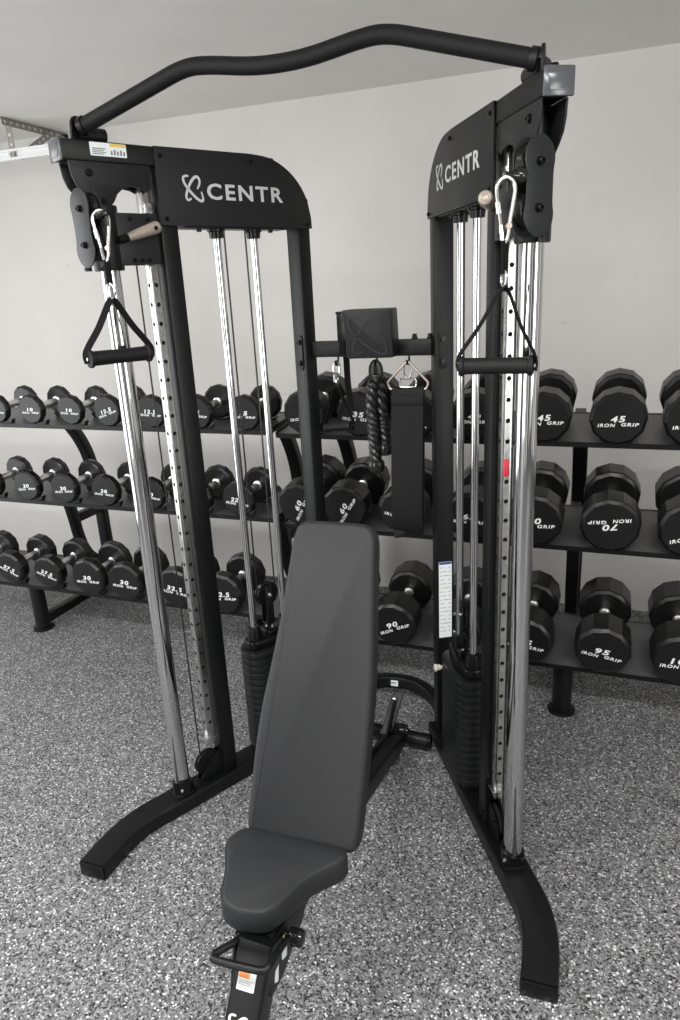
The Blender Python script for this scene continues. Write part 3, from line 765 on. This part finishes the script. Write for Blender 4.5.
# rear stand, ladder and roller
B().cyl((-.165, .975, .05), (.105, .955, .05), .026, 24, .004).build('rear_foot', 'powder', bench)
for x, y in ((-.168, .976), (.108, .955)): B().cyl((x - .004, y, .05), (x + .004, y, .05), .028, 24, .003).build('foot_cap', 'plastic', bench)
B().box((-.02, .90, .075), (.085, .14, .05), .006).build('rear_bracket', 'powder', bench)
for x in (-.122, -.030):
    ld = B().prism(fillet([(.56, .165), (.60, .215), (.84, .13), (.96, .205), (.99, .19), (.90, .06), (.86, .05)], .01), lambda a, c, t: (x + t, a, c), 0, .008, .001).build('ladder_plate', 'powder', bench)
    B().prism([(.58, .1605), (.86, .058), (.862, .062), (.582, .1655)], lambda a, c, t: (x + t, a, c), -.0005, .0085).build('ladder_edge', 'steel', ld)
    B().prism([(.958, .202), (.988, .188), (.990, .194), (.960, .209)], lambda a, c, t: (x + t, a, c), -.001, .009).build('ladder_tip', 'steel', ld)
B().tube([(-.008, .50, .21), PD(0, .42, -.083)], 0, prof=rrect(-.02, -.02, .02, .02, .004, 2), up=(1, 0, 0)).build('support_strut', 'powder', bench)
B().tube([(-.045, .88, .085), (-.020, 1.0, .205)], 0, prof=rrect(-.007, -.02, .007, .02, .003, 2), up=(0, -.7, .7)).build('adjust_lever', 'powder', bench)
B().cyl((.0, .92, .105), (.035, .92, .105), .013, 16, .003).build('hinge_knob', 'ball', bench)
B().tube([PD(-.06, .04, -.09), PD(.06, .04, -.09)], .012, 12).build('pad_hinge', 'powder', bench)

# ------------------------------------------------------------------ dumbbell racks
RYAW = math.radians(-1.75); TILTS = {'L': math.radians(4.5), 'R': math.radians(8)}
RO = Vector((-1.2, 2.462, 0))
RX = Vector((math.cos(RYAW), math.sin(RYAW), 0)); RYv = Vector((-math.sin(RYAW), math.cos(RYAW), 0))
TL_ = {  # front-face centre height and largest head radius of a tier
    ('L', 0): (1.199, .076), ('L', 1): (.836, .084), ('L', 2): (.394, .100),
    ('R', 0): (1.202, .0925), ('R', 1): (.832, .104), ('R', 2): (.352, .108)}
def tray_pts(key, zc, rm):
    ct, st_ = math.cos(TILTS[key]), math.sin(TILTS[key])
    f = lambda u, w: (u * ct - w * st_, zc + u * st_ + w * ct)
    w0 = -(rm + .002); ue = .17 + 2.0 * rm
    prof = [(.035, w0 - .017), (.035, w0), (ue, w0), (ue, w0 + .003), (ue - .0035, w0 + .003), (ue - .0035, w0 - .004), (.0395, w0 - .004), (.0395, w0 - .017)]
    return [f(u, w) for u, w in prof], f, w0
def make_rack(key, label, x0, x1, ups):
    rk = thing('dumbbell_rack', label, 'rack', RO); rk.rotation_euler = (0, 0, RYAW)
    for t in range(3):
        zc, rm = TL_[(key, t)]
        pts, f, w0 = tray_pts(key, zc, rm)
        sh_ = B().prism(pts, lambda a, c, tt: (tt, a, c), x0, x1).build('shelf', 'tray', rk, smooth=0)
        B().prism([f(.034, w0 - .018), f(.034, w0 + .001), f(.0355, w0 + .001), f(.0355, w0 - .018)], lambda a, c, tt: (tt, a, c), x0, x1).build('shelf_lip', 'powder', sh_, smooth=0)
        for xe in (x0, x1):
            B().prism([f(.03, w0 - .017), f(.03, w0 + .006), f(.32, w0 + .012), f(.32, w0 - .01)], lambda a, c, tt: (tt, a, c), xe - .003, xe + .003, .0008).build('shelf_end', 'powder', sh_)
    for ux in ups:
        A_ = [(.33, 1.115), (.44, 1.095), (.53, 1.05), (.605, .965), (.665, .85), (.695, .73), (.71, .60), (.715, .40), (.715, .10)]
        B_ = [(.38, .76), (.43, .69), (.465, .60), (.485, .50), (.50, .40), (.53, .30), (.60, .22), (.70, .17)]
        pr = rrect(-.03, -.026, .03, .026, .008, 3)
        B().tube(smoothpath([(ux, y, z) for y, z in A_], 4), 0, prof=pr, up=(1, 0, 0)).build('upright', 'powder', rk)
        B().tube(smoothpath([(ux, y, z) for y, z in B_], 4), 0, prof=rrect(-.026, -.024, .026, .024, .008, 3), up=(1, 0, 0)).build('support_arm', 'powder', rk)
        B().box((ux, .60, .50), (.04, .2, .05), .004).build('upright_brace', 'powder', rk)
        zc2, rm2 = TL_[(key, 2)]
        zl = zc2 - rm2 - .01
        ft = B().lathe((ux, .135, 0), (ux, .135, 1), [(0, .054), (.010, .054), (.013, .050), (.014, .037), (zl - .005, .037)], 26).build('foot_post', 'powder', rk)
        B().box((ux, .45, .048), (.05, .62, .05), .006).build('base_bar', 'powder', ft)
        B().lathe((ux, .74, 0), (ux, .74, 1), [(0, .054), (.010, .054), (.013, .05), (.014, .03), (.06, .03)], 22).build('rear_glide', 'powder', ft)
        for t in (0, 1):   # shelf brackets
            zc, rm = TL_[(key, t)]
            pts, f, w0 = tray_pts(key, zc, rm)
            B().prism([f(.10, w0 - .006), f(.43, w0 - .006), f(.46, w0 - .04), f(.20, w0 - .035)], lambda a, c, tt: (ux + tt, a, c), -.02, .02, .003).build('shelf_bracket', 'powder', rk)
    return rk
RKL = make_rack('L', 'long black three-shelf dumbbell rack behind the left tower, holding the lighter pairs', -2.1, .005, (-1.48, -.185))
RKR = make_rack('R', 'long black three-shelf dumbbell rack behind the right tower, holding the heavier pairs', .035, 2.6, (.112, 1.165, 2.4))

HEAD = {2.5: 0}
SPEC = {  # weight: head radius, head length
    10: (.068, .036), 12.5: (.071, .038), 15: (.073, .041), 20: (.074, .044), 22.5: (.077, .046), 27.5: (.084, .060), 30: (.095, .052), 32.5: (.097, .058),
    35: (.089, .082), 40: (.089, .085), 45: (.0905, .09), 50: (.0915, .094), 60: (.093, .10), 65: (.095, .10), 70: (.100, .105), 75: (.101, .108), 80: (.099, .11), 90: (.098, .118), 95: (.0995, .122), 100: (.104, .128)}
HANDLE = .140
_mesh = {}
def cached(key, fn):
    if key not in _mesh: _mesh[key] = fn()
    return _mesh[key]
def link(me, name, parent):
    o = bpy.data.objects.new(name, me); COL.objects.link(o); o.parent = parent; return o
def head_mesh(r, L):
    o = B().lathe((0, 0, 0), (0, 1, 0), [(0, r * .88), (.0022, r * .905), (.009, r * .985), (.012, r), (L - .012, r), (L - .007, r * .97), (L, r * .86), (L, r * .3)], 12, rot=PI / 12).build('tmp', 'rubber', None, smooth=20)
    me = o.data; bpy.data.objects.remove(o); return me
def handle_mesh(y0, y1):
    L = y1 - y0
    prof = [(0, .0125), (0, .021), (.008, .021), (.012, .0145), (.02, .0142)] + [(.02 + (L - .04) * k / 10, .0148 + .0022 * math.sin(PI * k / 10)) for k in range(1, 10)] + [(L - .02, .0142), (L - .012, .0145), (L - .008, .021), (L, .021), (L, .0125)]
    o = B().lathe((0, y0, 0), (0, y1, 0), prof, 20).build('tmp', 'knurl', None); me = o.data; bpy.data.objects.remove(o); return me
def number_mesh(txt, r):
    fn = lambda a, c, t: Vector((a, -t, c + r * .02))
    o = B().text(txt, r * (.25 * len(txt.replace('.', '')) + (.07 if '.' in txt else 0)), r * .235, fn, .0006, .18, .03).build('tmp', 'white', None, 0); me = o.data; bpy.data.objects.remove(o); return me
def word_mesh(r):
    b_ = B()
    for wd, x, tl in (('IRON', -.40, -.03), ('GRIP', .40, -.06)):
        b_.text(wd, r * .60, r * .135, lambda a, c, t: Vector((x * r + a, -t, -r * .20 + c + tl * a)), .0006, .2, .025)
    o = b_.build('tmp', 'white', None, 0); me = o.data; bpy.data.objects.remove(o); return me
def dumbbell(key, tier, X, wt, roll, label, yaw=0., dy=0., zadj=0.):
    r, L = SPEC[wt]; TILT = TILTS[key]
    zc, rm = TL_[(key, tier)]
    x = X - RO.x
    # dumbbell centre line sits a fixed height over the tray; front face near the lip
    loc = RO + RX * x + RYv * dy; loc.z = zc + zadj + math.tan(TILT) * dy
    o = thing('dumbbell', label, 'dumbbell', loc, 'dumbbells on the racks')
    o.rotation_mode = 'YXZ'; o.rotation_euler = (TILT, roll, RYAW + yaw)
    hm = cached(('h', r, L), lambda: head_mesh(r, L))
    hf = link(hm, 'weight_head', o)
    hr = link(hm, 'weight_head', o); hr.rotation_euler = (0, 0, PI); hr.location = (0, 2 * L + HANDLE, 0)
    link(cached(('g', L), lambda: handle_mesh(L - .002, L + HANDLE + .002)), 'bar_handle', o)
    t = ('%g' % wt)
    link(cached(('n', t, r), lambda: number_mesh(t, r)), 'weight_number', hf)
    link(cached(('w', r), lambda: word_mesh(r)), 'face_lettering', hf)
    # saddles on the shelf under both heads
    rack = RKL if key == 'L' else RKR
    ct, st_ = math.cos(TILT), math.sin(TILT)
    for u in (max(.05, L * .5 + dy), L * 1.5 + HANDLE + dy):
        outl = []
        for k in range(13):
            a = math.radians(-122 + 64 * k / 12); outl.append(((r + .0015) * math.cos(a), (r + .0015) * math.sin(a)))
        wb = -(rm + .0019)
        outl += [(outl[-1][0] + .006, outl[-1][1] - .004), (r * .45, wb), (-r * .45, wb), (outl[0][0] - .006, outl[0][1] - .004)]
        sdl = B().prism(outl, lambda a, c, tt: (x + a, (u + tt) * ct - c * st_, zc + zadj + (u + tt) * st_ + c * ct), -.012, .012).build('saddle', 'powder', rack, 0)
    return o

D = math.radians
T0, T1, T2 = 0, 1, 2
DB = [
 # key tier X weight roll label
 ('L', 0, -2.57, 10, 5, 'black dumbbell cut off by the left photo edge on the top shelf'),
 ('L', 0, -2.365, 10, 0, 'black 10 pound dumbbell on the top shelf, second from the far left'),
 ('L', 0, -2.145, 10, 2, 'black 10 pound dumbbell on the top shelf, nearest the left chrome post on its left'),
 ('L', 0, -1.945, 12.5, -18, 'black 12.5 pound dumbbell with tilted number, partly behind left chrome post, top shelf'),
 ('L', 0, -1.72, 12.5, 2, 'black 12.5 pound dumbbell on the top shelf between left chrome post and punched rail'),
 ('L', 0, -1.50, 15, 2, 'black 15 pound dumbbell on top shelf just right of the left front upright'),
 ('L', 0, -1.28, 15, 0, 'black 15 pound dumbbell on top shelf behind the left guide rods'),
 ('R', 0, -1.02, 35, -8, 'black dumbbell on top shelf behind the left rear upright'),
 ('R', 0, -.80, 35, 4, 'black 35 pound dumbbell on top shelf behind the hanging rope'),
 ('R', 0, -.59, 40, 28, 'black dumbbell on top shelf mostly hidden behind the wide hanging belt'),
 ('R', 0, -.37, 40, 0, 'black 40 pound dumbbell on top shelf behind the right guide rods'),
 ('R', 0, -.135, 45, -4, 'black 45 pound dumbbell on top shelf touching the right chrome post in view'),
 ('R', 0, .098, 45, -3, 'black 45 pound dumbbell fully visible on the top shelf at right'),
 ('R', 0, .322, 50, -6, 'black dumbbell on top shelf cut off by the right photo edge'),
 ('L', 1, -2.71, 20, 0, 'black dumbbell on middle shelf cut off by the left photo edge'),
 ('L', 1, -2.475, 20, -6, 'black 20 pound dumbbell on middle shelf, leftmost with its face fully shown'),
 ('L', 1, -2.255, 20, -5, 'black 20 pound dumbbell on middle shelf, middle one of three left of the chrome post'),
 ('L', 1, -2.025, 20, 3, 'black 20 pound dumbbell on middle shelf directly left of the left chrome post'),
 ('L', 1, -1.78, 20, 6, 'black dumbbell on middle shelf half behind the left chrome post'),
 ('L', 1, -1.55, 22.5, 0, 'black dumbbell on middle shelf behind the left front upright'),
 ('L', 1, -1.345, 22.5, 6, 'black 22.5 pound dumbbell on middle shelf behind the left guide rods'),
 ('R', 1, -1.068, 60, -62, 'black 60 pound dumbbell with steeply turned number, middle shelf above bench back left'),
 ('R', 1, -.875, 60, -58, 'black 60 pound dumbbell on middle shelf just right of the left rear upright'),
 ('R', 1, -.64, 65, 12, 'black dumbbell on middle shelf hidden behind the wide hanging belt'),
 ('R', 1, -.385, 65, 0, 'black 65 pound dumbbell on middle shelf behind the right guide rods'),
 ('R', 1, -.155, 70, -6, 'black 70 pound dumbbell on middle shelf half behind the right chrome post'),
 ('R', 1, .097, 70, 172, 'black 70 pound dumbbell with upside-down number on the middle shelf'),
 ('R', 1, .345, 75, -20, 'black 75 pound dumbbell on middle shelf at the right photo edge'),
 ('L', 2, -2.95, 27.5, 0, 'black dumbbell on bottom shelf at the far left photo edge'),
 ('L', 2, -2.69, 27.5, 22, 'black 27.5 pound dumbbell on bottom shelf, left of the rack foot'),
 ('L', 2, -2.45, 27.5, 16, 'black 27.5 pound dumbbell on bottom shelf directly above the left rack foot'),
 ('L', 2, -2.205, 30, -3, 'black 30 pound dumbbell on bottom shelf, left one of the two 30s'),
 ('L', 2, -1.99, 30, 2, 'black 30 pound dumbbell on bottom shelf, beside the left chrome post'),
 ('L', 2, -1.715, 32.5, 6, 'black 32.5 pound dumbbell on bottom shelf between chrome post and front upright'),
 ('L', 2, -1.47, 32.5, -5, 'black 32.5 pound dumbbell on bottom shelf right of the left front upright'),
 ('R', 2, -.945, 80, 10, 'black dumbbell on bottom shelf almost hidden behind the bench back'),
 ('R', 2, -.69, 90, -26, 'black 90 pound dumbbell with tilted number on bottom shelf right of the bench'),
 ('R', 2, -.43, 90, 0, 'black dumbbell on bottom shelf behind the right weight stack'),
 ('R', 2, -.17, 95, 6, 'black 95 pound dumbbell on bottom shelf partly behind the right chrome post'),
 ('R', 2, .102, 95, 8, 'black 95 pound dumbbell fully visible on bottom shelf at right'),
 ('R', 2, .365, 100, -2, 'black 100 pound dumbbell on bottom shelf at the right photo edge'),
]
for key, tier, X, wt, roll, label in DB:
    dumbbell(key, tier, X, wt, D(roll), label)

# ------------------------------------------------------------------ light
w = bpy.data.worlds.new('world'); sc.world = w; w.use_nodes = True
nt = w.node_tree; bg = nt.nodes['Background']; bg.inputs['Strength'].default_value = .56
# unseen surroundings: noise bands of light and dark, added to streak the chrome
tc = nt.nodes.new('ShaderNodeTexCoord'); mp = nt.nodes.new('ShaderNodeMapping'); mp.inputs['Scale'].default_value = (3.2, 3.2, .35)
nz = nt.nodes.new('ShaderNodeTexNoise'); nz.inputs['Scale'].default_value = 1.6; nz.inputs['Detail'].default_value = 2
rp = nt.nodes.new('ShaderNodeValToRGB'); rp.color_ramp.elements[0].position = .40; rp.color_ramp.elements[1].position = .60
rp.color_ramp.elements[0].color = (.10, .10, .10, 1); rp.color_ramp.elements[1].color = (1.55, 1.54, 1.5, 1)
nt.links.new(tc.outputs['Generated'], mp.inputs['Vector']); nt.links.new(mp.outputs['Vector'], nz.inputs['Vector'])
nt.links.new(nz.outputs['Fac'], rp.inputs['Fac']); nt.links.new(rp.outputs['Color'], bg.inputs['Color'])
def area(name, loc, size, power, target, col=(1, .985, .96)):
    l = bpy.data.lights.new(name, 'AREA'); l.shape = 'RECTANGLE'; l.size, l.size_y = size; l.energy = power; l.color = col
    o = bpy.data.objects.new(name, l); COL.objects.link(o); o.location = loc
    o.rotation_euler = (Vector(target) - Vector(loc)).to_track_quat('-Z', 'Y').to_euler()
    return o
area('ceiling_lamp', (-1.7, .3, 2.46), (1.3, .2), 42, (-1.7, .3, 0))
area('ceiling_lamp', (.3, .3, 2.46), (1.3, .2), 42, (.3, .3, 0))
area('garage_door_light', (-4.25, .85, 1.3), (2.8, 2.4), 62, (-1, 1.0, 1.4), (.96, .98, 1))
area('front_fill_light', (-2.2, -3.6, 1.3), (1.8, 2.3), 70, (-1, 1.5, 2.1), (1, .985, .965))  # unseen fill added behind the camera, aimed up to lift the ceiling
area('side_fill_light', (3.6, -1.2, 1.5), (1.2, 1.6), 45, (-.4, 2.4, 1.6), (1, .985, .965))  # unseen fill added at right front for bright streaks on the chrome

# ------------------------------------------------------------------ camera
cam = bpy.data.cameras.new('camera'); co_ = bpy.data.objects.new('camera', cam); COL.objects.link(co_)
F_PX = 699.7; PITCH = math.radians(17.71); ROLL = math.radians(2.937); YAW = math.radians(19.97)
cam.sensor_fit = 'VERTICAL'; cam.sensor_height = 36; cam.lens = F_PX / 1020 * 36; cam.clip_start = .05
def ray(x, y):
    c, s = math.cos(ROLL), math.sin(ROLL)
    X_ = c * x - s * y; Y_ = s * x + c * y
    a, b_ = X_, -Y_
    d = (a, math.cos(PITCH) + b_ * math.sin(PITCH), -math.sin(PITCH) + b_ * math.cos(PITCH))
    cw, sw = math.cos(YAW), math.sin(YAW)
    return Vector((cw * d[0] - sw * d[1], sw * d[0] + cw * d[1], d[2]))
fw = ray(0, 0); rt = ray(1, 0) - fw; upv = fw - ray(0, 1)
m3 = Matrix((rt.normalized(), upv.normalized(), -fw.normalized())).transposed()
co_.matrix_world = Matrix.Translation((0, 0, 1.6594)) @ m3.to_4x4()
sc.camera = co_
sc.view_settings.view_transform = 'Standard'; sc.view_settings.look = 'None'; sc.view_settings.gamma = 1; sc.view_settings.use_curve_mapping = False
sc.view_settings.exposure = 0.36
